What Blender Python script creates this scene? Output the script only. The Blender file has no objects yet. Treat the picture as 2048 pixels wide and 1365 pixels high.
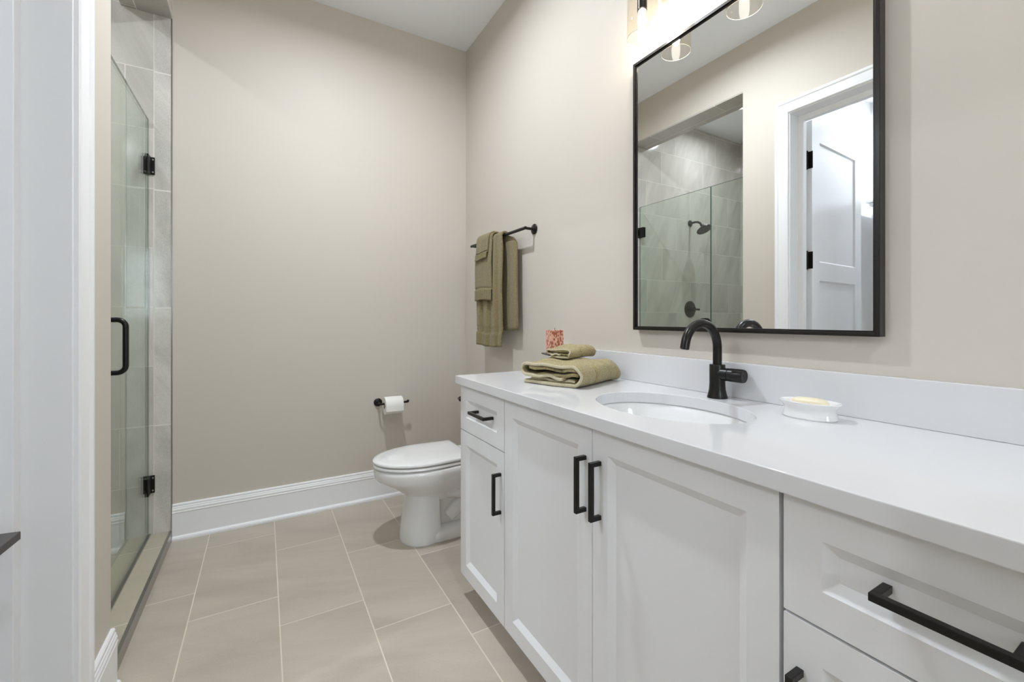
import bpy, bmesh, math, random
from mathutils import Vector, Matrix
random.seed(7)
SC = bpy.context.scene
COL = SC.collection
PI = math.pi

# ------------------------------------------------------------------ camera
F_PX, HORIZON, CAM_Z = 863.0, 638.0, 1.16
YAW = math.atan2(496.0, F_PX)                 # camera looks to the right of +y
cd = bpy.data.cameras.new('camera')
cd.sensor_width = 36.0
cd.sensor_fit = 'HORIZONTAL'
cd.lens = F_PX / 2048.0 * 36.0
cd.shift_y = (HORIZON - 682.5) / 2048.0
cd.clip_start = 0.02
cam = bpy.data.objects.new('camera', cd)
cam.location = (0, 0, CAM_Z)
cam.rotation_euler = (PI / 2, 0, -YAW)
COL.objects.link(cam)
SC.camera = cam

# ------------------------------------------------------------------ world, exposure, lamps
w = bpy.data.worlds.new('daylight')
SC.world = w
w.use_nodes = True
w.node_tree.nodes['Background'].inputs[0].default_value = (0.80, 0.90, 1.0, 1)
w.node_tree.nodes['Background'].inputs[1].default_value = 11.0
SC.view_settings.view_transform = 'Standard'
SC.view_settings.look = 'None'
SC.view_settings.gamma = 1.0
SC.view_settings.use_curve_mapping = False
SC.view_settings.exposure = 0.42
SC.cycles.diffuse_bounces = 8
SC.cycles.max_bounces = 14
SC.cycles.transparent_max_bounces = 16

CAN_W = 21.0
BULB = 92.0
def area(name, loc, size, watts, col=(1, 1, 1), rot=(0, 0, 0), shape='DISK', size_y=None, spread=PI):
    l = bpy.data.lights.new(name, 'AREA')
    l.shape = shape
    l.size = size
    if size_y: l.size_y = size_y
    l.energy = watts
    l.color = col
    l.spread = spread
    o = bpy.data.objects.new(name, l)
    o.location = loc
    o.rotation_euler = rot
    COL.objects.link(o)
    return o

# ------------------------------------------------------------------ room numbers
XR, XL, YB, ZC, YF = 1.256, -0.4166, 2.847, 3.075, -1.5
YS = 1.80                                     # near edge of the shower opening
ZS = 2.73                                     # underside of the shower header
XG = -0.515                                   # shower glass
XH = -0.62                                    # shower side of the header and curb
XSH = -2.05                                   # far side of the shower
JY, JY0, JZ = 1.49, 0.68, 2.46                # door jambs
XW = -0.5666                                  # hall side of the left wall
CZ = 0.921                                    # counter top
XF = 0.718                                    # cabinet door faces

# ------------------------------------------------------------------ materials
def new_mat(name):
    m = bpy.data.materials.new(name)
    m.use_nodes = True
    nt = m.node_tree
    return m, nt, nt.nodes['Principled BSDF']

class NT:
    def __init__(s, nt): s.nt = nt
    def n(s, t, **kw):
        x = s.nt.nodes.new(t)
        for k, v in kw.items(): setattr(x, k, v)
        return x
    def link(s, a, b): s.nt.links.new(a, b)
    def m(s, op, a, b=None, c=None):
        x = s.nt.nodes.new('ShaderNodeMath'); x.operation = op
        for i, v in enumerate((a, b, c)):
            if v is None: continue
            if hasattr(v, 'is_linked') or not isinstance(v, (int, float)): s.nt.links.new(v, x.inputs[i])
            else: x.inputs[i].default_value = v
        return x.outputs[0]
    def mix(s, f, a, b):
        x = s.nt.nodes.new('ShaderNodeMix'); x.data_type = 'RGBA'
        for i, v in ((0, f), (6, a), (7, b)):
            if isinstance(v, (int, float)): x.inputs[i].default_value = v
            elif isinstance(v, tuple): x.inputs[i].default_value = (*v, 1)
            else: s.nt.links.new(v, x.inputs[i])
        return x.outputs[2]

def plain(name, col, rough=0.5, metal=0.0, noise=0.03, scale=12.0, bump=0.0, bscale=300.0, coat=0.0, spec=0.5):
    m, nt, b = new_mat(name)
    q = NT(nt)
    tc = q.n('ShaderNodeTexCoord')
    nz = q.n('ShaderNodeTexNoise'); nz.inputs['Scale'].default_value = scale
    nz.inputs['Detail'].default_value = 3
    q.link(tc.outputs['Object'], nz.inputs['Vector'])
    f = q.m('SUBTRACT', nz.outputs['Fac'], 0.5)
    f = q.m('MULTIPLY_ADD', f, noise * 2, 0.5)
    c = q.mix(f, tuple(k * 0.9 for k in col), tuple(min(1, k * 1.1) for k in col))
    q.link(c, b.inputs['Base Color'])
    b.inputs['Roughness'].default_value = rough
    b.inputs['Metallic'].default_value = metal
    b.inputs['Specular IOR Level'].default_value = spec
    b.inputs['Coat Weight'].default_value = coat
    b.inputs['Coat Roughness'].default_value = 0.05
    if bump:
        n2 = q.n('ShaderNodeTexNoise'); n2.inputs['Scale'].default_value = bscale
        q.link(tc.outputs['Object'], n2.inputs['Vector'])
        bp = q.n('ShaderNodeBump'); bp.inputs['Strength'].default_value = bump
        bp.inputs['Distance'].default_value = 0.002
        q.link(n2.outputs['Fac'], bp.inputs['Height'])
        q.link(bp.outputs[0], b.inputs['Normal'])
    return m

def tile(name, a_ax, b_ax, L, W, a0, b0, shift, col, grout, g=0.004, rough=0.35, streak=(3, 14), var=0.06):
    """Rectangular tiles laid in a third offset, in metres of the room."""
    m, nt, b = new_mat(name)
    q = NT(nt)
    geo = q.n('ShaderNodeNewGeometry')
    sp = q.n('ShaderNodeSeparateXYZ')
    q.link(geo.outputs['Position'], sp.inputs[0])
    A = sp.outputs['XYZ'.index(a_ax)]; Bc = sp.outputs['XYZ'.index(b_ax)]
    vb = q.m('DIVIDE', q.m('SUBTRACT', Bc, b0), W)
    row = q.m('FLOOR', vb)
    fb = q.m('FRACT', vb)
    ua = q.m('DIVIDE', q.m('SUBTRACT', q.m('SUBTRACT', A, a0), q.m('MULTIPLY', row, shift)), L)
    fa = q.m('FRACT', ua)
    colm = q.m('FLOOR', ua)
    da = q.m('MULTIPLY', q.m('MINIMUM', fa, q.m('SUBTRACT', 1.0, fa)), L)
    db = q.m('MULTIPLY', q.m('MINIMUM', fb, q.m('SUBTRACT', 1.0, fb)), W)
    d = q.m('MINIMUM', da, db)
    isg = q.m('LESS_THAN', d, g / 2)
    wn = q.n('ShaderNodeTexWhiteNoise'); wn.noise_dimensions = '2D'
    cb = q.n('ShaderNodeCombineXYZ')
    q.link(row, cb.inputs[0]); q.link(colm, cb.inputs[1])
    q.link(cb.outputs[0], wn.inputs['Vector'])
    # soft mineral streaks, each tile cut from another place of the slab
    mp = q.n('ShaderNodeCombineXYZ')
    off = q.m('MULTIPLY', wn.outputs['Value'], 37.0)
    a2 = q.m('ADD', q.m('MULTIPLY', A, 0.94), q.m('MULTIPLY', Bc, 0.34))
    b2 = q.m('SUBTRACT', q.m('MULTIPLY', Bc, 0.94), q.m('MULTIPLY', A, 0.34))
    q.link(q.m('MULTIPLY', a2, streak[1]), mp.inputs[0])
    q.link(q.m('MULTIPLY', b2, streak[0]), mp.inputs[1])
    q.link(off, mp.inputs[2])
    nz = q.n('ShaderNodeTexNoise'); nz.inputs['Scale'].default_value = 1.0
    nz.inputs['Detail'].default_value = 6; nz.inputs['Roughness'].default_value = 0.6
    nz.inputs['Distortion'].default_value = 0.6
    q.link(mp.outputs[0], nz.inputs['Vector'])
    fine = q.n('ShaderNodeTexNoise'); fine.inputs['Scale'].default_value = 320
    fine.inputs['Detail'].default_value = 2
    q.link(geo.outputs['Position'], fine.inputs['Vector'])
    f = q.m('ADD', q.m('MULTIPLY', q.m('SUBTRACT', nz.outputs['Fac'], 0.5), 2.2),
            q.m('ADD', q.m('MULTIPLY', q.m('SUBTRACT', fine.outputs['Fac'], 0.5), 1.1),
                q.m('MULTIPLY', q.m('SUBTRACT', wn.outputs['Value'], 0.5), 0.35)))
    f = q.m('ADD', f, 0.5)
    body = q.mix(f, tuple(k * (1 - 2 * var) for k in col), tuple(k * (1 + 2 * var) for k in col))
    q.link(q.mix(isg, body, grout), b.inputs['Base Color'])
    r = q.m('MULTIPLY_ADD', isg, 0.9 - rough, rough)
    q.link(r, b.inputs['Roughness'])
    bp = q.n('ShaderNodeBump'); bp.inputs['Distance'].default_value = 0.0012
    bp.inputs['Strength'].default_value = 0.5
    h = q.m('SUBTRACT', q.m('MULTIPLY', fine.outputs['Fac'], 0.12), isg)
    q.link(h, bp.inputs['Height'])
    q.link(bp.outputs[0], b.inputs['Normal'])
    return m

def thin_glass(name, tint, ior=1.5, refl=1.0):
    m = bpy.data.materials.new(name); m.use_nodes = True
    nt = m.node_tree; nt.nodes.clear(); q = NT(nt)
    out = q.n('ShaderNodeOutputMaterial')
    tr = q.n('ShaderNodeBsdfTransparent'); tr.inputs[0].default_value = (*tint, 1)
    gl = q.n('ShaderNodeBsdfGlossy'); gl.inputs['Roughness'].default_value = 0.0
    gl.inputs[0].default_value = (1, 1, 1, 1)
    lw = q.n('ShaderNodeLayerWeight'); lw.inputs['Blend'].default_value = 0.5      # Schlick, the same from both sides
    f0 = ((ior - 1) / (ior + 1)) ** 2
    fr = q.m('MULTIPLY_ADD', q.m('POWER', lw.outputs['Facing'], 5.0), 1 - f0, f0)
    mx = q.n('ShaderNodeMixShader')
    thick = q.m('POWER', lw.outputs['Facing'], 3.0)                                # longer path through the glass at a slant
    q.link(q.mix(thick, tint, tuple(k ** 2.5 for k in tint)), tr.inputs[0])
    q.link(q.m('MULTIPLY', fr, refl), mx.inputs[0])
    q.link(tr.outputs[0], mx.inputs[1]); q.link(gl.outputs[0], mx.inputs[2])
    q.link(mx.outputs[0], out.inputs[0])
    return m

def glow(name, col, strength):
    m, nt, b = new_mat(name)
    b.inputs['Base Color'].default_value = (0.9, 0.9, 0.9, 1)
    b.inputs['Emission Color'].default_value = (*col, 1)
    b.inputs['Emission Strength'].default_value = strength
    return m

def terry(name, col, pale):
    m, nt, b = new_mat(name); q = NT(nt)
    tc = q.n('ShaderNodeTexCoord')
    nz = q.n('ShaderNodeTexNoise'); nz.inputs['Scale'].default_value = 300
    nz.inputs['Detail'].default_value = 5; nz.inputs['Roughness'].default_value = 0.75
    q.link(tc.outputs['Object'], nz.inputs['Vector'])
    vo = q.n('ShaderNodeTexVoronoi'); vo.inputs['Scale'].default_value = 420
    q.link(tc.outputs['Object'], vo.inputs['Vector'])
    f = q.m('MULTIPLY_ADD', q.m('SUBTRACT', nz.outputs['Fac'], 0.5), 3.6, 0.5)
    f.node.use_clamp = True
    q.link(q.mix(f, col, pale), b.inputs['Base Color'])
    b.inputs['Roughness'].default_value = 0.95
    b.inputs['Specular IOR Level'].default_value = 0.1
    b.inputs['Sheen Weight'].default_value = 0.25
    bp = q.n('ShaderNodeBump'); bp.inputs['Distance'].default_value = 0.002
    bp.inputs['Strength'].default_value = 0.8
    q.link(vo.outputs['Distance'], bp.inputs['Height'])
    q.link(bp.outputs[0], b.inputs['Normal'])
    return m

M = {}
M['wall'] = plain('beige wall paint', (0.595, 0.547, 0.485), 0.55, noise=0.01, bump=0.04, bscale=180, spec=0.3)
M['ceil'] = plain('white ceiling paint', (0.87, 0.89, 0.93), 0.8, noise=0.01)
M['trim'] = plain('white trim enamel', (0.86, 0.865, 0.885), 0.28, noise=0.005)
M['white_room'] = plain('white hall paint', (0.84, 0.84, 0.84), 0.6, noise=0.01)
M['cab'] = plain('white cabinet lacquer', (0.77, 0.775, 0.79), 0.38, noise=0.005)
M['quartz'] = plain('white quartz', (0.68, 0.68, 0.695), 0.07, noise=0.02, scale=40)
M['porcelain'] = plain('white vitreous china', (0.80, 0.80, 0.80), 0.06, noise=0.005, coat=0.3)
M['black'] = plain('matte black metal', (0.007, 0.0065, 0.006), 0.3, metal=0.0, noise=0.02, spec=0.35)
M['bronze'] = plain('dark bronze frame', (0.011, 0.009, 0.008), 0.28, noise=0.02, spec=0.4)
M['mirror'] = new_mat('mirror silver')[0]
_b = M['mirror'].node_tree.nodes['Principled BSDF']
_b.inputs['Base Color'].default_value = (0.90, 0.915, 0.905, 1); _b.inputs['Metallic'].default_value = 1; _b.inputs['Roughness'].default_value = 0.0
M['glass'] = thin_glass('clear shower glass', (0.925, 0.955, 0.93))
M['glass_edge'] = plain('green glass edge', (0.10, 0.16, 0.13), 0.15)
M['shade'] = thin_glass('pale amber shade glass', (0.95, 0.915, 0.85), 1.45)
M['rim'] = plain('polished glass rim', (0.80, 0.78, 0.70), 0.08)
M['pane'] = thin_glass('window glass', (0.95, 0.97, 0.96))
M['bulb'] = glow('lit bulb', (1.0, 0.93, 0.83), BULB)
M['can'] = glow('lit lamp lens', (1.0, 0.95, 0.88), 6.0)
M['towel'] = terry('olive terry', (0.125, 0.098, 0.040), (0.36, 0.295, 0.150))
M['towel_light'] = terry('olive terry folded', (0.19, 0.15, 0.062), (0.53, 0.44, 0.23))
M['hem'] = terry('pale olive hem', (0.42, 0.37, 0.24), (0.60, 0.54, 0.38))
M['soap'] = plain('cream soap', (0.80, 0.73, 0.55), 0.4)
M['paper'] = plain('toilet paper', (0.82, 0.81, 0.78), 0.95, noise=0.02, bump=0.15, bscale=400)
M['core'] = plain('cardboard core', (0.45, 0.35, 0.24), 0.9)
M['chrome'] = plain('brushed metal edge', (0.42, 0.41, 0.40), 0.3, metal=1.0)
M['kick'] = plain('white toe kick', (0.70, 0.70, 0.70), 0.5)
M['darkwood'] = plain('dark table top', (0.055, 0.050, 0.047), 0.4)
M['floor'] = tile('floor tile', 'Y', 'X', 0.610, 0.3045, 1.8475, 0.0518, -0.2, (0.45, 0.395, 0.33), (0.66, 0.60, 0.50), g=0.0045, rough=0.42, streak=(1.6, 6), var=0.07)
M['tile_y'] = tile('shower tile, end wall', 'X', 'Z', 0.610, 0.305, -2.255, 0.0, -0.2, (0.55, 0.525, 0.48), (0.70, 0.68, 0.63), rough=0.07, streak=(1.5, 6), var=0.10)
M['tile_strip'] = tile('shower tile, upright strip', 'X', 'Z', 2.0, 0.6085, -0.4935, 0.0, 0.0, (0.55, 0.53, 0.49), (0.70, 0.68, 0.63), g=0.007, rough=0.12, streak=(3, 8), var=0.11)
M['tile_x'] = tile('shower tile, side wall', 'Y', 'Z', 0.610, 0.305, 1.9, 0.0, -0.2, (0.55, 0.525, 0.48), (0.70, 0.68, 0.63), rough=0.07, streak=(1.5, 6), var=0.10)
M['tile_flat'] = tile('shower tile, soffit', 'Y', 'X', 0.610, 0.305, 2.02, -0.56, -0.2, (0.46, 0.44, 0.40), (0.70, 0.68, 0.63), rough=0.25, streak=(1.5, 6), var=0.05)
M['tile_curb'] = tile('curb tile', 'Y', 'X', 0.610, 0.305, 2.06, -0.70, 0.0, (0.43, 0.385, 0.30), (0.66, 0.60, 0.50), rough=0.35, streak=(1.5, 6), var=0.04)
M['tile_pan'] = tile('shower floor tile', 'Y', 'X', 0.610, 0.305, 2.06, -0.62, -0.2, (0.43, 0.385, 0.30), (0.66, 0.60, 0.50), rough=0.35, streak=(1.5, 6), var=0.04)

# candle wax with pressed red petals
mc, nt, b = new_mat('candle wax with red petals'); q = NT(nt)
tc = q.n('ShaderNodeTexCoord')
mp = q.n('ShaderNodeMapping'); mp.inputs['Scale'].default_value = (1, 1, 0.55)
q.link(tc.outputs['Object'], mp.inputs[0])
vo = q.n('ShaderNodeTexVoronoi'); vo.inputs['Scale'].default_value = 150; q.link(mp.outputs[0], vo.inputs['Vector'])
nz = q.n('ShaderNodeTexNoise'); nz.inputs['Scale'].default_value = 90; nz.inputs['Detail'].default_value = 4
q.link(mp.outputs[0], nz.inputs['Vector'])
sel = q.m('ADD', q.m('MULTIPLY', vo.outputs['Distance'], -1.0), nz.outputs['Fac'])
sel = q.m('MULTIPLY_ADD', sel, 6.0, 0.35); sel.node.use_clamp = True
red = q.mix(nz.outputs['Fac'], (0.14, 0.018, 0.012), (0.55, 0.15, 0.08))
q.link(q.mix(sel, (0.74, 0.42, 0.30), red), b.inputs['Base Color'])
b.inputs['Roughness'].default_value = 0.4
M['wax'] = mc

# ------------------------------------------------------------------ mesh helpers
def box(bm, x0, x1, y0, y1, z0, z1):
    v = [bm.verts.new(p) for p in ((x0, y0, z0), (x1, y0, z0), (x1, y1, z0), (x0, y1, z0), (x0, y0, z1), (x1, y0, z1), (x1, y1, z1), (x0, y1, z1))]
    for f in ((3, 2, 1, 0), (4, 5, 6, 7), (0, 1, 5, 4), (1, 2, 6, 5), (2, 3, 7, 6), (3, 0, 4, 7)):
        bm.faces.new([v[i] for i in f])

def loft(bm, rings, close=True, cap0=True, cap1=True):
    R = [[bm.verts.new(p) for p in r] for r in rings]
    n = len(R[0])
    for a, c in zip(R, R[1:]):
        for i in range(n if close else n - 1):
            j = (i + 1) % n
            bm.faces.new((a[i], a[j], c[j], c[i]))
    if cap0: bm.faces.new(R[0][::-1])
    if cap1: bm.faces.new(R[-1])
    return R

def frame_axes(d):
    d = Vector(d).normalized()
    u = d.cross(Vector((0, 0, 1)))
    if u.length < 1e-4: u = Vector((1, 0, 0))
    u.normalize()
    return u, d.cross(u).normalized(), d

def lathe(bm, base, axis, prof, seg=32, cap0=True, cap1=True):
    """prof: (radius, distance along the axis)."""
    u, v, d = frame_axes(axis); base = Vector(base)
    rings = []
    for r, h in prof:
        rings.append([base + d * h + (u * math.cos(2 * PI * i / seg) + v * math.sin(2 * PI * i / seg)) * max(r, 1e-4) for i in range(seg)])
    loft(bm, rings, True, cap0, cap1)

def tube(bm, pts, rad, seg=16, cap=True):
    pts = [Vector(p) for p in pts]
    rads = rad if isinstance(rad, (list, tuple)) else [rad] * len(pts)
    up = None; rings = []
    for i, p in enumerate(pts):
        t = (pts[min(i + 1, len(pts) - 1)] - pts[max(i - 1, 0)]).normalized()
        if up is None:
            up = t.cross(Vector((0.31, 0.2, 1))).normalized()
        up = (up - t * up.dot(t)).normalized()
        s = t.cross(up)
        rings.append([p + (up * math.cos(2 * PI * k / seg) + s * math.sin(2 * PI * k / seg)) * rads[i] for k in range(seg)])
    loft(bm, rings, True, cap, cap)

def arc(c, r, a0, a1, ex, ez, n=16):
    c, ex, ez = Vector(c), Vector(ex), Vector(ez)
    return [c + ex * r * math.cos(a0 + (a1 - a0) * i / n) + ez * r * math.sin(a0 + (a1 - a0) * i / n) for i in range(n + 1)]

def obj(name, bm, mat, parent=None, smooth=False, bevel=0.0, seg=2, solid=0.0, sub=0, angle=40):
    bmesh.ops.recalc_face_normals(bm, faces=bm.faces)
    me = bpy.data.meshes.new(name); bm.to_mesh(me); bm.free()
    me.materials.append(mat)
    o = bpy.data.objects.new(name, me); COL.objects.link(o)
    if smooth:
        for p in me.polygons: p.use_smooth = True
        me.set_sharp_from_angle(angle=math.radians(angle))
    if solid:
        s = o.modifiers.new('thickness', 'SOLIDIFY'); s.thickness = solid; s.offset = 0
    if sub:
        s = o.modifiers.new('smooth', 'SUBSURF'); s.levels = sub; s.render_levels = sub
    if bevel:
        bv = o.modifiers.new('bevel', 'BEVEL'); bv.width = bevel; bv.segments = seg; bv.limit_method = 'ANGLE'; bv.angle_limit = math.radians(35)
        bv.harden_normals = False
    if parent is not None: set_parent(o, parent)
    return o

def set_parent(o, p):
    o.parent = p
    q = p
    off = Vector((0, 0, 0))
    while q is not None:
        if q.type == 'EMPTY': off += q.location
        q = q.parent
    if p.type == 'EMPTY': o.matrix_parent_inverse = Matrix.Translation(-off)

def thing(name, label, cat, loc, group=None):
    o = bpy.data.objects.new(name, None); COL.objects.link(o)
    o.empty_display_size = 0.05
    o.location = loc
    return tag(o, label, cat, group)

def tag(o, label, cat, group=None, kind=None):
    o['label'] = label; o['category'] = cat
    if group: o['group'] = group
    if kind: o['kind'] = kind
    return o

def struct(name, bm, mat, label=None, **kw):
    o = obj(name, bm, mat, **kw)
    o['kind'] = 'structure'
    if label: o['label'] = label
    return o

def boxes(*bs):
    bm = bmesh.new()
    for b_ in bs: box(bm, *b_)
    return bm

# ------------------------------------------------------------------ room shell
struct('floor', boxes((XH + 0.0, XR + 0.1, YF - 0.1, YB + 0.1, -0.1, 0)), M['floor'], 'greige rectangular floor tiles with pale grout')
struct('ceiling', boxes((XL - 0.15, XR + 0.1, YF - 0.1, YB + 0.1, ZC, ZC + 0.1)), M['ceil'], 'plain white bathroom ceiling')
struct('wall_right', boxes((XR, XR + 0.1, YF - 0.1, YB + 0.1, 0, ZC)), M['wall'], 'beige wall behind the vanity and mirror')
struct('wall_back', boxes((XL, XR, YB, YB + 0.1, 0, ZC)), M['wall'], 'beige wall behind the toilet paper holder')
struct('wall_left', boxes((XW, XL, YF - 0.1, JY0 - 0.02, 0, ZC), (XW, XL, JY + 0.02, YS, 0, ZC), (XW, XL, JY0 - 0.02, JY + 0.02, JZ + 0.02, ZC),
                          (XH, XL, YS, YB, ZS + 0.012, ZC)), M['wall'], 'beige wall with the doorway and the shower opening')
# front wall with a window, behind the camera
WX0, WX1, WZ0, WZ1 = 0.10, 0.66, 1.15, 2.08
struct('wall_front', boxes((XL, WX0, YF - 0.1, YF, 0, ZC), (WX1, XR, YF - 0.1, YF, 0, ZC), (WX0, WX1, YF - 0.1, YF, 0, WZ0), (WX0, WX1, YF - 0.1, YF, WZ1, ZC)), M['wall'])
wf = struct('window_1', boxes((WX0, WX0 + 0.05, YF - 0.07, YF + 0.015, WZ0, WZ1), (WX1 - 0.05, WX1, YF - 0.07, YF + 0.015, WZ0, WZ1),
                              (WX0 + 0.05, WX1 - 0.05, YF - 0.07, YF + 0.015, WZ0, WZ0 + 0.05), (WX0 + 0.05, WX1 - 0.05, YF - 0.07, YF + 0.015, WZ1 - 0.05, WZ1),
                              (WX0 + 0.05, WX1 - 0.05, YF - 0.06, YF, 1.58, 1.62)), M['trim'], 'white window behind the camera')
obj('window_pane', boxes((WX0 + 0.05, WX1 - 0.05, YF - 0.045, YF - 0.041, WZ0 + 0.05, WZ1 - 0.05)), M['pane'], wf)

# shower enclosure
struct('wall_shower_end', boxes((XSH, -0.4935, YB, YB + 0.1, 0, ZC)), M['tile_y'], 'tiled shower wall carrying the shower head')
struct('trim_1', boxes((-0.4935, XL - 0.004, YB - 0.0015, YB + 0.1, 0, ZS + 0.012)), M['tile_strip'], 'upright tile strip beside the shower glass')
struct('trim_2', boxes((XL - 0.004, XL + 0.001, YB - 0.004, YB, 0, ZS)), M['chrome'], 'thin metal edge between tile and beige wall')
struct('wall_shower_side', boxes((XSH - 0.1, XSH, YS, YB + 0.1, 0, ZC)), M['tile_x'])
struct('wall_shower_near', boxes((XSH, XW, YS - 0.08, YS, 0, ZC)), M['tile_y'])
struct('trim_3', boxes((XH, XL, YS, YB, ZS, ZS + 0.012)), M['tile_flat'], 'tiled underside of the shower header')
struct('ceiling_shower', boxes((XSH - 0.1, XH, YS - 0.08, YB + 0.1, ZC, ZC + 0.1)), M['ceil'], 'white shower ceiling')
struct('floor_shower', boxes((XSH, XH, YS, YB, -0.1, 0.02)), M['tile_pan'], 'tiled shower floor')
struct('trim_4', boxes((XH, XL - 0.012, YS, YB, 0, 0.05)), M['tile_curb'], 'low tiled shower curb')
struct('trim_5', boxes((XL - 0.012, XL, YS, YB, 0, 0.051), (XG - 0.012, XG + 0.012, YS, YB - 0.002, 0.05, 0.056)), M['chrome'], 'metal edge strips on the shower curb')

# hall beyond the doorway
HX, HY = -2.15, YS - 0.08
struct('floor_hall', boxes((HX - 0.1, XH, YF - 0.1, HY, -0.1, 0)), M['floor'])
struct('ceiling_hall', boxes((HX - 0.1, XW, YF - 0.1, HY, 3.05, 3.15)), M['white_room'])
struct('wall_hall_far', boxes((HX - 0.1, HX, YF - 0.1, HY + 0.08, 0, 3.05)), M['white_room'], 'bright white hall wall beyond the open door')
struct('wall_hall_side', boxes((HX, XW, HY - 0.006, HY, 0, 3.05)), M['white_room'])
struct('wall_hall_front', boxes((HX, XW, YF - 0.1, YF, 0, 3.05)), M['white_room'])
struct('wall_hall_near', boxes((XW - 0.006, XW, JY + 0.1, HY - 0.006, 0, 3.05), (XW - 0.006, XW, YF, JY0 - 0.1, 0, 3.05), (XW - 0.006, XW, JY0 - 0.1, JY + 0.1, JZ + 0.1, 3.05)), M['white_room'])

# baseboards: moulded profile extruded along a wall
BASE = [(0, 0), (0.026, 0), (0.026, 0.010), (0.023, 0.018), (0.017, 0.022), (0.016, 0.024), (0.016, 0.140), (0.0185, 0.145), (0.0165, 0.150), (0.017, 0.160), (0.014, 0.166), (0.0135, 0.171), (0.011, 0.174), (0.011, 0.184), (0.008, 0.188), (0, 0.188)]
def baseboard(name, p0, p1, nrm, label=None):
    bm = bmesh.new(); p0, p1, nrm = Vector(p0), Vector(p1), Vector(nrm)
    loft(bm, [[p + nrm * d + Vector((0, 0, z)) for d, z in BASE] for p in (p0, p1)])
    struct(name, bm, M['trim'], label)
baseboard('baseboard_back', (XL + 0.001, YB, 0), (XR - 0.027, YB, 0), (0, -1, 0), 'tall white moulded baseboard under the beige back wall')
baseboard('baseboard_right', (XR, 1.70, 0), (XR, YB, 0), (-1, 0, 0))
baseboard('baseboard_left', (XL, 1.578, 0), (XL, YS - 0.001, 0), (1, 0, 0), 'short white baseboard between door casing and shower')
baseboard('baseboard_front', (XL, YF, 0), (XR, YF, 0), (0, 1, 0))

# door frame: jambs with stops, moulded casing
def casing_side(sx, x0, name, label):
    prof = [(0, 0), (0, 0.009), (0.004, 0.013), (0.010, 0.013), (0.013, 0.010), (0.016, 0.011), (0.056, 0.014), (0.060, 0.018), (0.064, 0.0205), (0.074, 0.0205), (0.078, 0.018), (0.078, 0)]
    bm = bmesh.new(); iy0, iy1, iz = JY0 - 0.006, JY + 0.007, JZ + 0.006
    path = lambda w_: [(iy0 - w_, 0), (iy0 - w_, iz + w_), (iy1 + w_, iz + w_), (iy1 + w_, 0)]
    rings = [[Vector((x0 + sx * d, path(w_)[k][0], path(w_)[k][1])) for w_, d in prof] for k in range(4)]
    loft(bm, rings)
    struct(name, bm, M['trim'], label)
casing_side(1, XL, 'trim_6', 'white moulded casing around the doorway')
casing_side(-1, XW - 0.006, 'trim_7', None)
struct('trim_8', boxes((XW - 0.006, XL, JY, JY + 0.02, 0, JZ), (XW - 0.006, XL, JY0 - 0.02, JY0, 0, JZ), (XW - 0.006, XL, JY0 - 0.02, JY + 0.02, JZ, JZ + 0.02),
                       (-0.545, -0.508, JY - 0.034, JY, 0, JZ), (-0.545, -0.508, JY0, JY0 + 0.034, 0, JZ), (-0.545, -0.508, JY0 + 0.034, JY - 0.034, JZ - 0.034, JZ)),
       M['trim'], 'white door jamb with raised stop', bevel=0.002)

# open two panel door in the hall
def shaker(bm, o, eu, ev, en, W_, H_, frame, bev, rec, thick, panels=None):
    """Frame-and-panel slab: o lower corner of the face, eu/ev in the face, en outwards."""
    o, eu, ev, en = Vector(o), Vector(eu), Vector(ev), Vector(en)
    P = lambda a, c, d=0.0: o + eu * a + ev * c + en * d
    panels = panels or [(frame, W_ - frame, frame, H_ - frame)]
    us = sorted({0, W_, *[p[0] for p in panels], *[p[1] for p in panels]})
    vs = sorted({0, H_, *[p[2] for p in panels], *[p[3] for p in panels]})
    V = {}
    def vert(a, c, d):
        k = (round(a, 5), round(c, 5), round(d, 5))
        if k not in V: V[k] = bm.verts.new(P(a, c, d))
        return V[k]
    for a0, a1 in zip(us, us[1:]):
        for c0, c1 in zip(vs, vs[1:]):
            hit = [p for p in panels if p[0] <= a0 + 1e-6 and p[1] >= a1 - 1e-6 and p[2] <= c0 + 1e-6 and p[3] >= c1 - 1e-6]
            if not hit:
                bm.faces.new((vert(a0, c0, 0), vert(a1, c0, 0), vert(a1, c1, 0), vert(a0, c1, 0)))
    for a0, a1, c0, c1 in panels:
        outer = [vert(a0, c0, 0), vert(a1, c0, 0), vert(a1, c1, 0), vert(a0, c1, 0)]
        inner = [vert(a0 + bev, c0 + bev, -rec), vert(a1 - bev, c0 + bev, -rec), vert(a1 - bev, c1 - bev, -rec), vert(a0 + bev, c1 - bev, -rec)]
        us2 = [u for u in us if a0 < u < a1]; vs2 = [u for u in vs if c0 < u < c1]
        for i in range(4):
            j = (i + 1) % 4
            bm.faces.new((outer[i], outer[j], inner[j], inner[i]))
        bm.faces.new(inner)
    # sides and back
    f = [vert(0, 0, 0), vert(W_, 0, 0), vert(W_, H_, 0), vert(0, H_, 0)]
    bk = [vert(0, 0, -thick), vert(W_, 0, -thick), vert(W_, H_, -thick), vert(0, H_, -thick)]
    bm.faces.new(bk[::-1])
    for i in range(4):
        j = (i + 1) % 4
        bm.faces.new((f[j], f[i], bk[i], bk[j]))

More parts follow.
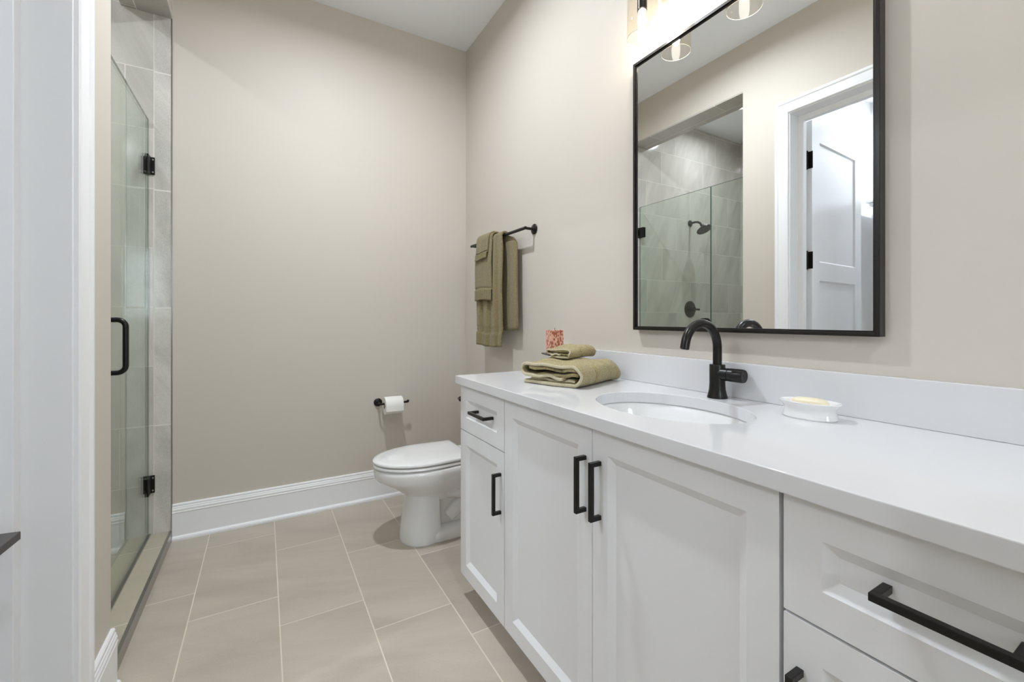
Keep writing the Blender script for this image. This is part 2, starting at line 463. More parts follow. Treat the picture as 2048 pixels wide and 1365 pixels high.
dx, dy = -math.cos(0.055), -0.0 + math.sin(0.055)
bm = bmesh.new()
HINGE = (-0.603, 1.452, 0.012)
shaker(bm, HINGE, (dx, dy, 0), (0, 0, 1), (dy, -dx, 0) if False else (-dy * -1, -1 * abs(dx), 0), 0.80, 2.435, 0.11, 0.010, 0.009, 0.036,
       panels=[(0.11, 0.69, 0.22, 1.40), (0.11, 0.69, 1.52, 2.31)])
door = struct('door_1', bm, M['trim'], 'white two panel door standing open into the hall')
for hz in (0.30, 1.54, 2.19):
    bm = boxes((-0.585, -0.547, 1.4862, 1.4895, hz - 0.055, hz + 0.055), (-0.6022, -0.5985, 1.446, 1.487, hz - 0.055, hz + 0.055))
    lathe(bm, (-0.590, 1.477, hz - 0.060), (0, 0, 1), [(0.005, 0), (0.0095, 0.005), (0.0095, 0.115), (0.005, 0.122)], 14)
    obj('hinge', bm, M['black'], door)

# hall shelf with bracket
sh = thing('wall_shelf', 'small white bracketed shelf on hall wall past the open door', 'shelf', (HX, 1.4, 2.0))
obj('board', boxes((HX, HX + 0.24, 0.75, 1.665, 2.13, 2.155), (HX, HX + 0.215, 0.77, 1.65, 2.105, 2.13)), M['trim'], sh, bevel=0.004)
for yy in (1.60, 0.82):
    bm = bmesh.new()
    prof = [(0, 2.105), (0.17, 2.105), (0.165, 2.06), (0.13, 2.03), (0.09, 1.99), (0.05, 1.90), (0.03, 1.81), (0, 1.79)]
    loft(bm, [[Vector((HX + a, yy + s, z_)) for a, z_ in prof] for s in (-0.02, 0.02)])
    obj('bracket', bm, M['trim'], sh)

# ------------------------------------------------------------------ ceiling lamps
def recessed(x, y, z, label, watts):
    t = thing('recessed_light', label, 'ceiling light', (x, y, z), 'recessed ceiling lights')
    bm = bmesh.new()
    lathe(bm, (x, y, z), (0, 0, -1), [(0.055, 0.001), (0.058, 0.006), (0.085, 0.004), (0.088, 0.0)], 40, False, False)
    obj('trim_ring', bm, M['trim'], t, smooth=True)
    bm = bmesh.new()
    lathe(bm, (x, y, z), (0, 0, -1), [(0.0, 0.001), (0.055, 0.001)], 40, False, False)
    obj('lens', bm, M['can'], t)
    area('can_lamp', (x, y, z - 0.012), 0.06, watts, (0.88, 0.945, 1.02), spread=math.radians(166))
recessed(0.36, 1.78, ZC, 'round recessed light in bathroom ceiling ahead of the doorway', CAN_W)
recessed(0.35, -0.55, ZC, 'added unseen fill light in bathroom ceiling behind the camera', CAN_W * 0.4)  # invented can, never in view, added as fill from behind
recessed(-1.25, 2.34, ZC, 'round recessed light in shower ceiling above the shower head', CAN_W * 0.36)
recessed(-1.85, 1.25, 3.05, 'round recessed light in the white hall ceiling', CAN_W * 0.8)

# ------------------------------------------------------------------ vanity cabinets
def pull(o, axis, L, parent):
    """Square bar pull; o is the middle of the bar on the face x = XF."""
    x0, y, z = o
    h = L / 2; s = 0.0055
    if axis == 'z':
        bm = boxes((XF - 0.034, XF - 0.023, y - s, y + s, z - h, z + h), (XF - 0.024, XF + x0, y - s, y + s, z + h - 0.011, z + h), (XF - 0.024, XF + x0, y - s, y + s, z - h, z - h + 0.011))
    else:
        bm = boxes((XF - 0.034, XF - 0.023, y - h, y + h, z - s, z + s), (XF - 0.024, XF + x0, y + h - 0.011, y + h, z - s, z + s), (XF - 0.024, XF + x0, y - h, y - h + 0.011, z - s, z + s))
    return obj('handle', bm, M['black'], parent, bevel=0.0012)

TH = 0.02
def front(name, y0, y1, z0, z1, parent, frame=0.054):
    bm = bmesh.new()
    shaker(bm, (XF, y1, z0), (0, -1, 0), (0, 0, 1), (-1, 0, 0), y1 - y0, z1 - z0, frame, 0.019, 0.011, TH)
    return obj(name, bm, M['cab'], parent, bevel=0.0012)

Z0, Z1, ZM = 0.095, 0.883, 0.698
def carcass(name, label, y0, y1):
    t = thing(name, label, 'cabinet', (XF + 0.3, (y0 + y1) / 2, 0), 'bathroom vanity cabinet units')
    xb, xf = XR - 0.003, XF + TH + 0.001
    obj('carcass', boxes((xf, xb, y0, y0 + 0.018, Z0, 0.887), (xf, xb, y1 - 0.018, y1, Z0, 0.887), (xf, xb, y0 + 0.018, y1 - 0.018, Z0, Z0 + 0.018),
                         (xb - 0.006, xb, y0 + 0.018, y1 - 0.018, Z0 + 0.018, 0.887), (xf, xf + 0.018, y0 + 0.018, y1 - 0.018, 0.80, 0.887)), M['cab'], t)
    obj('toe_kick', boxes((XF + 0.075, xb, y0 + 0.002, y1 - 0.002, 0, Z0)), M['kick'], t)
    return t
YA, YBc, YC, YD = 1.682, 1.3017, 0.384, 0.0
G = 0.0016
left = carcass('vanity_cabinet', 'white cabinet unit beside the toilet with one narrow drawer and door', YBc, YA)
d1 = front('drawer', YBc + G, YA, ZM + 0.002, Z1, left)
pull((0.010, 1.47, 0.795), 'y', 0.135, d1)
d2 = front('door', YBc + G, YA, Z0, ZM - 0.002, left)
pull((0.0, 1.329, 0.549), 'z', 0.143, d2)
mid = carcass('vanity_cabinet', 'white two door cabinet unit under the oval sink', YC + 0.001, YBc - 0.001)
YM = 0.8425
d3 = front('door', YM + G * 0.6, YBc - G, Z0, Z1, mid)
pull((0.0, YM + 0.028, 0.7365), 'z', 0.144, d3)
d4 = front('door', YC + G + 0.002, YM - G * 0.6, Z0, Z1, mid)
pull((0.0, YM - 0.0285, 0.7375), 'z', 0.144, d4)
rgt = carcass('vanity_cabinet', 'white cabinet unit at right edge with long drawer pull nearest the viewer', YD, YC - 0.001)
d5 = front('drawer', YD, YC - G - 0.002, ZM + 0.002, Z1, rgt)
pull((0.011, 0.19, 0.797), 'y', 0.135, d5)
d6 = front('door', YD, YC - G - 0.002, Z0, ZM - 0.003, rgt)
pull((0.0, 0.356, 0.549), 'z', 0.143, d6)

# ------------------------------------------------------------------ countertop with oval cut-out
SXc, SYc, SA, SB = 0.968, 0.820, 0.167, 0.227
CT0 = CZ - 0.033
x0, x1, y0, y1 = 0.70, XR - 0.001, -0.015, 1.70
angs = [2 * PI * i / 96 for i in range(96)]
for cx, cy in ((x0, y0), (x0, y1), (x1, y0), (x1, y1)):
    angs.append(math.atan2(cy - SYc, cx - SXc) % (2 * PI))
angs = sorted(angs)
def on_rect(a):
    c, s = math.cos(a), math.sin(a)
    t = min(((x1 if c > 0 else x0) - SXc) / c if abs(c) > 1e-9 else 9e9, ((y1 if s > 0 else y0) - SYc) / s if abs(s) > 1e-9 else 9e9)
    return SXc + c * t, SYc + s * t
def on_ell(a, k=1.0):
    c, s = math.cos(a), math.sin(a)
    t = 1 / math.sqrt((c / SA) ** 2 + (s / SB) ** 2) * k
    return SXc + c * t, SYc + s * t
ct = thing('countertop', 'white quartz countertop with oval sink cut-out and low backsplash', 'countertop', (0.98, 0.84, CT0))
bm = bmesh.new()
eT = [(*on_ell(a), CZ) for a in angs]; eB = [(*on_ell(a), CT0) for a in angs]
rT = [(*on_rect(a), CZ) for a in angs]; rB = [(*on_rect(a), CT0) for a in angs]
loft(bm, [eB, eT, rT, rB, eB], True, False, False)
bmesh.ops.remove_doubles(bm, verts=bm.verts, dist=1e-5)
obj('slab', bm, M['quartz'], ct, bevel=0.0018)
obj('backsplash', boxes((XR - 0.021, XR - 0.001, y0, y1, CZ + 0.0002, 1.027)), M['quartz'], ct, bevel=0.0015)

# sink
sk = thing('sink', 'white oval undermount sink below the black faucet', 'sink', (SXc, SYc, CT0 - 0.15))
bm = bmesh.new()
prof = [(1.13, -0.001), (1.03, -0.001), (1.012, -0.006), (0.99, -0.03), (0.93, -0.07), (0.80, -0.115), (0.55, -0.145), (0.25, -0.155), (0.10, -0.158)]
outp = [(0.10, -0.17), (0.58, -0.158), (0.85, -0.127), (0.98, -0.075), (1.04, -0.03), (1.06, -0.014), (1.13, -0.012)]
E96 = [2 * PI * i / 72 for i in range(72)]
ring = lambda k, dz: [(*on_ell(a, k), CT0 + dz) for a in E96]
loft(bm, [ring(*p) for p in prof + outp + [prof[0]]], True, False, False)
bmesh.ops.remove_doubles(bm, verts=bm.verts, dist=1e-5)
obj('basin', bm, M['porcelain'], sk, smooth=True, angle=60)
bm = bmesh.new()
lathe(bm, (SXc, SYc, CT0 - 0.1755), (0, 0, 1), [(0.012, 0), (0.012, 0.010), (0.0235, 0.018), (0.0235, 0.0215), (0.018, 0.0225), (0.012, 0.0205), (0.0, 0.0205)], 28)
obj('drain', bm, M['black'], sk, smooth=True)

# faucet
FX, FY = 1.190, 0.823
fa = thing('faucet', 'matte black single handle gooseneck faucet behind the oval sink', 'faucet', (FX, FY, CZ))
bm = bmesh.new()
lathe(bm, (FX, FY, CZ), (0, 0, 1), [(0.0285, 0), (0.0285, 0.004), (0.026, 0.012), (0.0232, 0.026), (0.0222, 0.045), (0.0222, 0.099), (0.021, 0.101), (0.0135, 0.101)], 40)
obj('body', bm, M['black'], fa, smooth=True)
RA = 0.0735
zc_ = CZ + 0.152
pts = [(FX, FY, CZ + 0.098)] + [(FX, FY, CZ + 0.098 + (zc_ - CZ - 0.098) * i / 4) for i in range(1, 4)]
pts += arc((FX - RA, FY, zc_), RA, 0, PI * 0.93, (1, 0, 0), (0, 0, 1), 28)
tx = Vector((-math.sin(PI * 0.93), 0, math.cos(PI * 0.93)))
pts += [Vector(pts[-1]) + tx * 0.008, Vector(pts[-1]) + tx * 0.016]
bm = bmesh.new(); tube(bm, pts, 0.0128, 24)
sp_ = obj('spout', bm, M['black'], fa, smooth=True)
bm = bmesh.new(); lathe(bm, Vector(pts[-1]) - tx * 0.002, tx, [(0.0095, 0), (0.0095, 0.0035), (0.007, 0.0036), (0.0, 0.003)], 20)
obj('aerator', bm, M['black'], sp_)
bm = bmesh.new()
HD = Vector((0.05, -1, 0)).normalized(); hb = Vector((FX, FY, CZ + 0.073))
lathe(bm, hb, HD, [(0.0198, 0.010), (0.0192, 0.036), (0.0178, 0.0365), (0.0178, 0.0385), (0.0195, 0.039), (0.0195, 0.080), (0.0182, 0.0825), (0.0, 0.0828)], 32)
for k in range(20):
    a = 2 * PI * k / 20
    u_, v_, d_ = frame_axes(HD)
    p = hb + HD * 0.058 + (u_ * math.cos(a) + v_ * math.sin(a)) * 0.0195
    tube(bm, [p - HD * 0.017, p + HD * 0.021], 0.0004, 6)
obj('handle', bm, M['black'], fa, smooth=True)

# soap dish and soap
def oval(cx, cy, a, c, rot, n=48, e=2.0):
    r = []
    for i in range(n):
        t = 2 * PI * i / n
        ct_, st_ = math.cos(t), math.sin(t)
        px = a * math.copysign(abs(ct_) ** (2 / e), ct_); py = c * math.copysign(abs(st_) ** (2 / e), st_)
        r.append((cx + px * math.cos(rot) - py * math.sin(rot), cy + px * math.sin(rot) + py * math.cos(rot)))
    return r
DX, DY, DR = 1.142, 0.545, math.radians(96)
bm = bmesh.new()
pr = [(0.86, 0.0), (0.90, 0.003), (0.86, 0.012), (0.83, 0.020), (0.88, 0.029), (0.99, 0.037), (1.0, 0.0395), (0.98, 0.0405), (0.80, 0.036), (0.62, 0.029), (0.3, 0.027), (0.02, 0.027)]
loft(bm, [[(px, py, CZ + h) for px, py in oval(DX, DY, 0.064 * k + (0 if k > .5 else 0), 0.043 * k, DR, e=2.3)] for k, h in pr])
tag(obj('soap_dish', bm, M['porcelain'], smooth=True), 'white oval ceramic soap dish with waisted sides beside the faucet', 'soap dish')
bm = bmesh.new()
pr = [(0.6, 0.0), (0.9, 0.003), (1.0, 0.008), (0.95, 0.014), (0.7, 0.0185), (0.3, 0.020), (0.02, 0.0202)]
loft(bm, [[(px, py, CZ + 0.0285 + h) for px, py in oval(DX, DY, 0.040 * k, 0.022 * k, DR, e=2.4)] for k, h in pr])
tag(obj('soap_bar', bm, M['soap'], smooth=True), 'cream bar of soap lying in the white dish', 'soap')

# ------------------------------------------------------------------ mirror
mi = thing('wall_mirror', 'tall rectangular mirror in thin dark frame above the vanity', 'mirror', (XR, 0.82, 1.118))
my0, my1, mz0, mz1, mx = 0.438, 1.203, 1.118, 2.134, 1.226
fw = 0.010
obj('frame', boxes((mx, XR - 0.001, my0, my0 + fw, mz0, mz1), (mx, XR - 0.001, my1 - fw, my1, mz0, mz1), (mx, XR - 0.001, my0 + fw, my1 - fw, mz0, mz0 + fw), (mx, XR - 0.001, my0 + fw, my1 - fw, mz1 - fw, mz1),
                   (mx + 0.0045, mx + 0.008, my0 + fw, my0 + fw + 0.005, mz0 + fw, mz1 - fw), (mx + 0.0045, mx + 0.008, my1 - fw - 0.005, my1 - fw, mz0 + fw, mz1 - fw),
                   (mx + 0.0045, mx + 0.008, my0 + fw + 0.005, my1 - fw - 0.005, mz0 + fw, mz0 + fw + 0.004), (mx + 0.0045, mx + 0.008, my0 + fw + 0.005, my1 - fw - 0.005, mz1 - fw - 0.004, mz1 - fw)), M['bronze'], mi, bevel=0.001)
obj('mirror_glass', boxes((mx + 0.008, mx + 0.014, my0 + fw, my1 - fw, mz0 + fw, mz1 - fw)), M['mirror'], mi)

# vanity light
vl = thing('vanity_light', 'three bulb vanity light with clear glass cylinder shades above mirror', 'wall light', (XR, 0.82, 2.38))
LX = 1.147
obj('backplate', boxes((XR - 0.022, XR - 0.001, 0.74, 0.90, 2.30, 2.42)), M['black'], vl, bevel=0.003)
obj('bar', boxes((XR - 0.062, XR - 0.040, 0.515, 1.125, 2.345, 2.367)), M['black'], vl, bevel=0.002)
bm = bmesh.new(); tube(bm, [(XR - 0.021, 0.82, 2.356), (XR - 0.041, 0.82, 2.356)], 0.012); obj('stem', bm, M['black'], vl, smooth=True)
for yy in (1.082, 0.820, 0.558):
    bm = bmesh.new()
    tube(bm, [(XR - 0.055, yy, 2.356), (LX + 0.012, yy, 2.356)] + arc((LX + 0.012, yy, 2.344), 0.012, PI / 2, PI, (1, 0, 0), (0, 0, 1), 6) + [(LX, yy, 2.318)], 0.0065, 14)
    obj('arm', bm, M['black'], vl, smooth=True)
    bm = bmesh.new()
    lathe(bm, (LX, yy, 2.320), (0, 0, -1), [(0.012, 0), (0.034, 0.002), (0.034, 0.008), (0.0165, 0.011), (0.0165, 0.080), (0.013, 0.082), (0.011, 0.080)], 28)
    obj('socket', bm, M['black'], vl, smooth=True)
    bm = bmesh.new()
    lathe(bm, (LX, yy, 2.145), (0, 0, 1), [(0.0505, 0), (0.052, 0.001), (0.052, 0.168), (0.048, 0.1735), (0.030, 0.175)], 56, False, False)
    gs = obj('glass_shade', bm, M['shade'], vl, smooth=True)
    bm = bmesh.new()
    tube(bm, [(LX + .0512 * math.cos(2 * PI * k / 56), yy + .0512 * math.sin(2 * PI * k / 56), 2.1445) for k in range(57)], 0.0009, 8)
    obj('rim', bm, M['rim'], gs, smooth=True)
    bm = bmesh.new()
    lathe(bm, (LX, yy, 2.240), (0, 0, -1), [(0.009, 0.0), (0.011, 0.006), (0.013, 0.018), (0.0145, 0.035), (0.0135, 0.053), (0.009, 0.065), (0.003, 0.069), (0.0, 0.0695)], 24)
    obj('bulb', bm, M['bulb'], vl, smooth=True)

# ------------------------------------------------------------------ towel bar and hanging towels
BX, BZ = 1.195, 1.640
tb = thing('towel_bar', 'black towel bar on beige wall left of mirror', 'towel bar', (XR, 2.25, BZ))
bm = bmesh.new(); tube(bm, [(BX, 1.935, BZ), (BX, 2.26, BZ), (BX, 2.62, BZ)], 0.0085, 18); obj('bar', bm, M['black'], tb, smooth=True)
for yy in (1.943, 2.612):
    bm = bmesh.new()
    tube(bm, [(XR - 0.004, yy, BZ), (BX + 0.006, yy, BZ)], 0.0075, 16); obj('post', bm, M['black'], tb, smooth=True)
    bm = bmesh.new()
    lathe(bm, (XR - 0.0005, yy, BZ), (-1, 0, 0), [(0.028, 0), (0.028, 0.004), (0.025, 0.007), (0.012, 0.009), (0.009, 0.014)], 32); obj('rosette', bm, M['black'], tb, smooth=True)

def hang(name, label, ya, yb, zf, zb, r, back_dy, folds, amp, seed, mat, group, bands=(), taper=0.0, thick=0.009, out=0.0):
    rnd = random.Random(seed)
    ph = [rnd.uniform(0, 6.28) for _ in range(4)]
    prof = []                                             # (side, length from the bar, x, z)
    nb, nf = 26, 60
    for i in range(nb + 1):
        z_ = zb + (BZ - zb) * i / nb
        prof.append((1, BZ - z_, BX + r, z_))
    for i in range(1, 10):
        a = PI * i / 10
        prof.append((0, 0, BX + r * math.cos(a), BZ + r * math.sin(a)))
    for i in range(nf + 1):
        z_ = BZ - (BZ - zf) * i / nf
        prof.append((-1, BZ - z_, BX - r, z_))
    NW = 40
    bm = bmesh.new(); grid = []
    for side, ln, x_, z_ in prof:
        rowv = []
        for k in range(NW + 1):
            t = k / NW
            y_ = ya + (yb - ya) * t
            yc = (ya + yb) / 2
            y_ = yc + (y_ - yc) * (1 - taper * math.exp(-ln * 9))
            grow = 0.25 + 0.75 * min(1, ln / 0.3)
            wv = math.sin(2 * PI * folds * t + ph[0] + ln * 0.8) + 0.45 * math.sin(2 * PI * folds * 2.1 * t + ph[1])
            dxx = amp * wv * grow
            if side == 1:
                dxx *= 0.25
                y_ += back_dy * min(1, 0.45 + ln / 0.10) * min(1, ln / 0.02)
            elif side == -1:
                dxx = -abs(amp) * (1.0 * grow) - dxx * 0.9 - out * min(1, ln / 0.12)
                pinch = 0.0
                for zb0, wd in bands:
                    if abs(z_ - zb0) < wd: pinch = 1.0 - (abs(z_ - zb0) / wd) ** 4
                dxx += 0.0045 * pinch
                if bands and z_ < bands[-1][0] - bands[-1][1]: dxx -= 0.004 + 0.003 * math.sin(9 * 2 * PI * t)
            zz = z_ + (0.004 * math.sin(5 * t + ph[2]) if ln > 0.05 else 0)
            rowv.append(bm.verts.new((x_ + dxx + rnd.uniform(-0.0007, 0.0007), y_ + 0.003 * math.sin(ln * 14 + ph[3]) * (1 if ln > 0.04 else 0), zz)))
        grid.append(rowv)
    for a, c in zip(grid, grid[1:]):
        for k in range(NW):
            bm.faces.new((a[k], a[k + 1], c[k + 1], c[k]))
    o = obj(name, bm, mat, smooth=True, solid=thick, angle=80)
    return tag(o, label, 'towel', group)
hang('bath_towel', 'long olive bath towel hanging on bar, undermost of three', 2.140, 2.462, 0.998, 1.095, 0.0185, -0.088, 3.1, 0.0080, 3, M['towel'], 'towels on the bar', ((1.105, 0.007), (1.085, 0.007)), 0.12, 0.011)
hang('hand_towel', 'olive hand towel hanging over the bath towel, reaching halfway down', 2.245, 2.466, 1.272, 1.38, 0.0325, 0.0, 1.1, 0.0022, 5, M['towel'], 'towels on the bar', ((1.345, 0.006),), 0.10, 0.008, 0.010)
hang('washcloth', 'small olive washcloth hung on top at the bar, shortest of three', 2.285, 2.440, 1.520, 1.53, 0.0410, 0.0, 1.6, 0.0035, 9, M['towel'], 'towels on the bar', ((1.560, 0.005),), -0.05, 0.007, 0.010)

# ------------------------------------------------------------------ folded towels on the counter
def rolled(W_, H_, t, inner):
    """Layers of a folded towel seen from its open end, each a polyline of (along the width, height)."""
    r = H_ / 2; p = []
    n = 14
    for i in range(n + 1): p.append((0.03 + (W_ - r - 0.03) * i / n, t / 2))
    for i in range(1, 12):
        a = -PI / 2 + PI * i / 12
        p.append((W_ - r + (r - t / 2) * math.cos(a), r + (r - t / 2) * math.sin(a)))
    for i in range(n + 1): p.append((W_ - r - (W_ - 2 * r) * i / n, H_ - t / 2))
    r2 = (H_ - t * 1.5) / 2 * 0.70
    for i in range(1, 12):
        a = PI / 2 + PI * i / 12
        p.append((r + (r2) * math.cos(a) * 1.3, H_ - t / 2 - r2 + r2 * math.sin(a)))
    zi = H_ - t / 2 - 2 * r2
    for i in range(1, n + 1): p.append((r + (W_ * inner - r) * i / n, zi + 0.0025 * math.sin(i * 0.9)))
    top = [(W_ - r * 0.75 - (W_ - 1.9 * r) * i / n, H_ - t * 1.45 + 0.001 * math.sin(i)) for i in range(n + 1)]
    mid_ = [(W_ - r * 0.62 - (W_ - 2.0 * r) * i / n, t * 2.05 + (H_ - 4.4 * t) * (0.75 - 0.5 * i / n) * (1 if H_ > 5 * t else 0) + 0.0015 * math.sin(i * 1.3)) for i in range(n + 1)]
    low = [(0.055 + (W_ - r * 0.9 - 0.055) * i / n, t * 1.45 + 0.0012 * math.sin(i * 1.7)) for i in range(n + 1)]
    return [p, top, mid_, low]

def folded(name, label, org, e1, e2, W_, L_, H_, t, inner, groove, seed, z0, rise=0.0, hems=(0,)):
    rnd = random.Random(seed)
    e1, e2 = Vector(e1).normalized(), Vector(e2).normalized()
    r = H_ / 2
    def place(i, a, h, s):
        g = 1 - groove[1] * math.exp(-((s - groove[0]) / 0.025) ** 2) + (rise * (s - 0.3) + 0.05 * (s > groove[0]))
        end = 1.0 if s < 0.86 else math.sqrt(max(0.0, 1 - ((s - 0.86) / 0.143) ** 2)) * 0.6 + 0.4
        hh = h * g * (0.3 + 0.7 * end)
        hh += (0.0022 * math.sin(a * 55 + s * 7 + seed) + 0.0015 * math.sin(s * 31 + a * 20)) * min(1, h / 0.02)
        hh = max(hh, t / 2 + 0.0008)
        edge = max(0.0, (a - (W_ - r)) / r)
        aa = a + 0.005 * math.sin(s * 5 + seed) * (1 if h > 0.02 else 0.3) + edge * (0.006 * (s > groove[0]) - 0.010 * math.exp(-((s - groove[0]) / 0.025) ** 2))
        p = Vector(org) + e1 * aa + e2 * (L_ * s + (0.004 * math.sin(i * 0.5 + h * 90) if s < 0.02 else 0))
        return p.x, p.y, z0 + hh
    bm = bmesh.new()
    NL = 56
    layers = rolled(W_, H_, t, inner)
    for li, prof in enumerate(layers):
        grid = []
        for k in range(NL + 1):
            s = k / NL
            if li: s = 0.015 * li + s * 0.80
            rowv = []
            for i, (a, h) in enumerate(prof):
                x_, y_, z_ = place(i, a, h, s)
                rowv.append(bm.verts.new((x_ + rnd.uniform(-.0007, .0007), y_ + rnd.uniform(-.0007, .0007), z_ + rnd.uniform(-.0006, .0006))))
            grid.append(rowv)
        for a, c in zip(grid, grid[1:]):
            for i in range(len(prof) - 1):
                bm.faces.new((a[i], a[i + 1], c[i + 1], c[i]))
    o = obj(name, bm, M['towel_light'], smooth=True, solid=t * 0.92, angle=85)
    tag(o, label, 'towel', 'folded towels on the counter')
    bm = bmesh.new()                                         # pale stitched hem round the open end
    for li in hems:
        pts = [Vector(place(i, a, h, 0.015 * li)) - e2 * 0.0005 for i, (a, h) in enumerate(layers[li])]
        tube(bm, pts, t * (0.46 if li == 0 else 0.36), 8)
    obj('hem', bm, M['hem'], o, smooth=True)
    return o
E1, E2 = (0.085, -0.235, 0), (0.264, 0.095, 0)
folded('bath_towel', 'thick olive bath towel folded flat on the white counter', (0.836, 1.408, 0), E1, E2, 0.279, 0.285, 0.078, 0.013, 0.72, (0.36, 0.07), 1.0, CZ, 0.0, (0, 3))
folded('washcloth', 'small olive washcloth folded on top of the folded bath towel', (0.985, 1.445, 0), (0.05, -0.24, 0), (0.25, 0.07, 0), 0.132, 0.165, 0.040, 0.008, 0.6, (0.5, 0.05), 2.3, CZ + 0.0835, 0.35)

# candle on a pedestal holder
KX, KY = 1.120, 1.568
ch = thing('candle_holder', 'dark metal pedestal candle holder standing behind the folded towels', 'candle holder', (KX, KY, CZ))
def sq(cx, cy, h, rot, z_):
    return [(cx + h * math.sqrt(2) * math.cos(rot + PI / 4 + k * PI / 2), cy + h * math.sqrt(2) * math.sin(rot + PI / 4 + k * PI / 2), z_) for k in range(4)]
KR = math.radians(74)
bm = bmesh.new(); loft(bm, [sq(KX, KY, 0.044, KR, 1.0000), sq(KX, KY, 0.048, KR, 1.0045), sq(KX, KY, 0.048, KR, 1.0065)])
obj('plate', bm, M['black'], ch)
bm = bmesh.new(); lathe(bm, (KX, KY, CZ), (0, 0, 1), [(0.034, 0), (0.034, 0.004), (0.010, 0.010), (0.007, 0.03), (0.010, 0.07), (0.02, 0.079)], 24)
obj('stem', bm, M['black'], ch, smooth=True)
cn = thing('candle', 'square peach pillar candle flecked with red petals', 'candle', (KX, KY, 1.0068))
bm = bmesh.new()
n = 10
rows = []
for i in range(n + 1):
    z_ = 1.0068 + 0.103 * i / n
    r_ = []
    for a, c in zip(sq(KX, KY, 0.030, KR, z_), sq(KX, KY, 0.030, KR, z_)[1:] + sq(KX, KY, 0.030, KR, z_)[:1]):
        for k in range(8):
            t = k / 8
            r_.append((a[0] + (c[0] - a[0]) * t + random.uniform(-.0006, .0006), a[1] + (c[1] - a[1]) * t + random.uniform(-.0006, .0006), z_ + (random.uniform(-.004, .0025) if i == n else 0)))
    rows.append(r_)
loft(bm, rows)
obj('wax', bm, M['wax'], cn)
bm = bmesh.new(); tube(bm, [(KX, KY, 1.106), (KX, KY, 1.113), (KX + 0.001, KY, 1.119)], 0.0009, 8); obj('wick', bm, M['black'], cn)

# ------------------------------------------------------------------ toilet
TY = 2.25
def egg(xf, xm, xb, wd, wb, z_, n=28):
    """Plan outline, nose towards -x: half ellipse in front, tapering sides, straight back."""
    p = []
    for i in range(n + 1):
        a = -PI / 2 + PI * i / n
        p.append((xm - (xm - xf) * math.cos(a), TY + wd * math.sin(a), z_))
    for i in range(1, 7):
        t = i / 7
        p.append((xm + (xb - xm) * t, TY + wd + (wb - wd) * t ** 1.6, z_))
    for i in range(7):
        t = i / 6
        p.append((xb, TY + wb - 2 * wb * t, z_))
    for i in range(1, 7):
        t = 1 - i / 7
        p.append((xm + (xb - xm) * t, TY - wd - (wb - wd) * t ** 1.6, z_))
    return p
to = thing('toilet', 'white elongated toilet with closed lid beyond the vanity', 'toilet', (0.85, TY, 0))
bm = bmesh.new()
# bowl
loft(bm, [egg(.668, .80, .93, .085, .06, .205), egg(.648, .80, .97, .100, .07, .232), egg(.615, .79, 1.02, .124, .09, .258), egg(.575, .77, 1.06, .155, .11, .290), egg(.528, .76, 1.08, .176, .13, .318),
          egg(.499, .75, 1.10, .186, .15, .336), egg(.489, .75, 1.12, .190, .16, .350), egg(.485, .75, 1.13, .190, .165, .375), egg(.486, .75, 1.13, .189, .165, .390), egg(.495, .75, 1.13, .182, .16, .397)])
# front column
loft(bm, [egg(.617, .73, .805, .124, .104, .0), egg(.615, .73, .805, .124, .104, .012), egg(.620, .73, .805, .121, .102, .05), egg(.632, .735, .80, .112, .098, .13), egg(.643, .74, .80, .104, .094, .20), egg(.646, .74, .80, .102, .092, .25)])
# foot and rear body
loft(bm, [egg(.70, .80, 1.17, .122, .110, .0), egg(.70, .80, 1.17, .122, .110, .028), egg(.71, .80, 1.165, .112, .100, .045), egg(.72, .80, 1.16, .080, .075, .062)])
loft(bm, [egg(.78, .85, 1.16, .062, .07, .05), egg(.78, .85, 1.16, .062, .08, .22), egg(.75, .85, 1.16, .085, .12, .30), egg(.75, .85, 1.16, .12, .14, .36)])
for sgn in (-1, 1):                                       # trapway bulge on each side
    tp = [(.86, TY + sgn * .052, .10), (.93, TY + sgn * .056, .155), (1.00, TY + sgn * .058, .20), (1.06, TY + sgn * .058, .195), (1.10, TY + sgn * .056, .14), (1.10, TY + sgn * .052, .08), (1.10, TY + sgn * .05, .04)]
    tube(bm, tp, [.04, .047, .05, .05, .05, .048, .046], 20)
    tp = [(.84, TY + sgn * .06, .24), (.92, TY + sgn * .068, .235), (1.0, TY + sgn * .075, .26), (1.08, TY + sgn * .08, .30)]
    tube(bm, tp, [.035, .05, .055, .055], 20)
obj('bowl', bm, M['porcelain'], to, smooth=True, angle=50)
bm = bmesh.new()
loft(bm, [egg(.487, .745, .955, .181, .160, .4015), egg(.481, .745, .955, .186, .165, .405), egg(.481, .745, .955, .186, .165, .413), egg(.486, .745, .953, .182, .162, .4165)])
obj('seat', bm, M['porcelain'], to, smooth=True, angle=50)
bm = bmesh.new()
loft(bm, [egg(.488, .745, .957, .179, .161, .4215), egg(.481, .745, .960, .185, .166, .425), egg(.480, .745, .960, .186, .167, .432), egg(.485, .745, .957, .182, .164, .4375), egg(.505, .745, .945, .168, .152, .4405), egg(.58, .745, .90, .12, .11, .4435), egg(.68, .745, .80, .05, .045, .4445)])
obj('lid', bm, M['porcelain'], to, smooth=True, angle=50)
for s in (-1, 1):
    bm = bmesh.new(); lathe(bm, (.975, TY + s * .045, .397), (0, 0, 1), [(.014, 0), (.014, .026), (.010, .030), (0, .031)], 18); obj('seat_hinge', bm, M['porcelain'], to, smooth=True)
bm = bmesh.new()
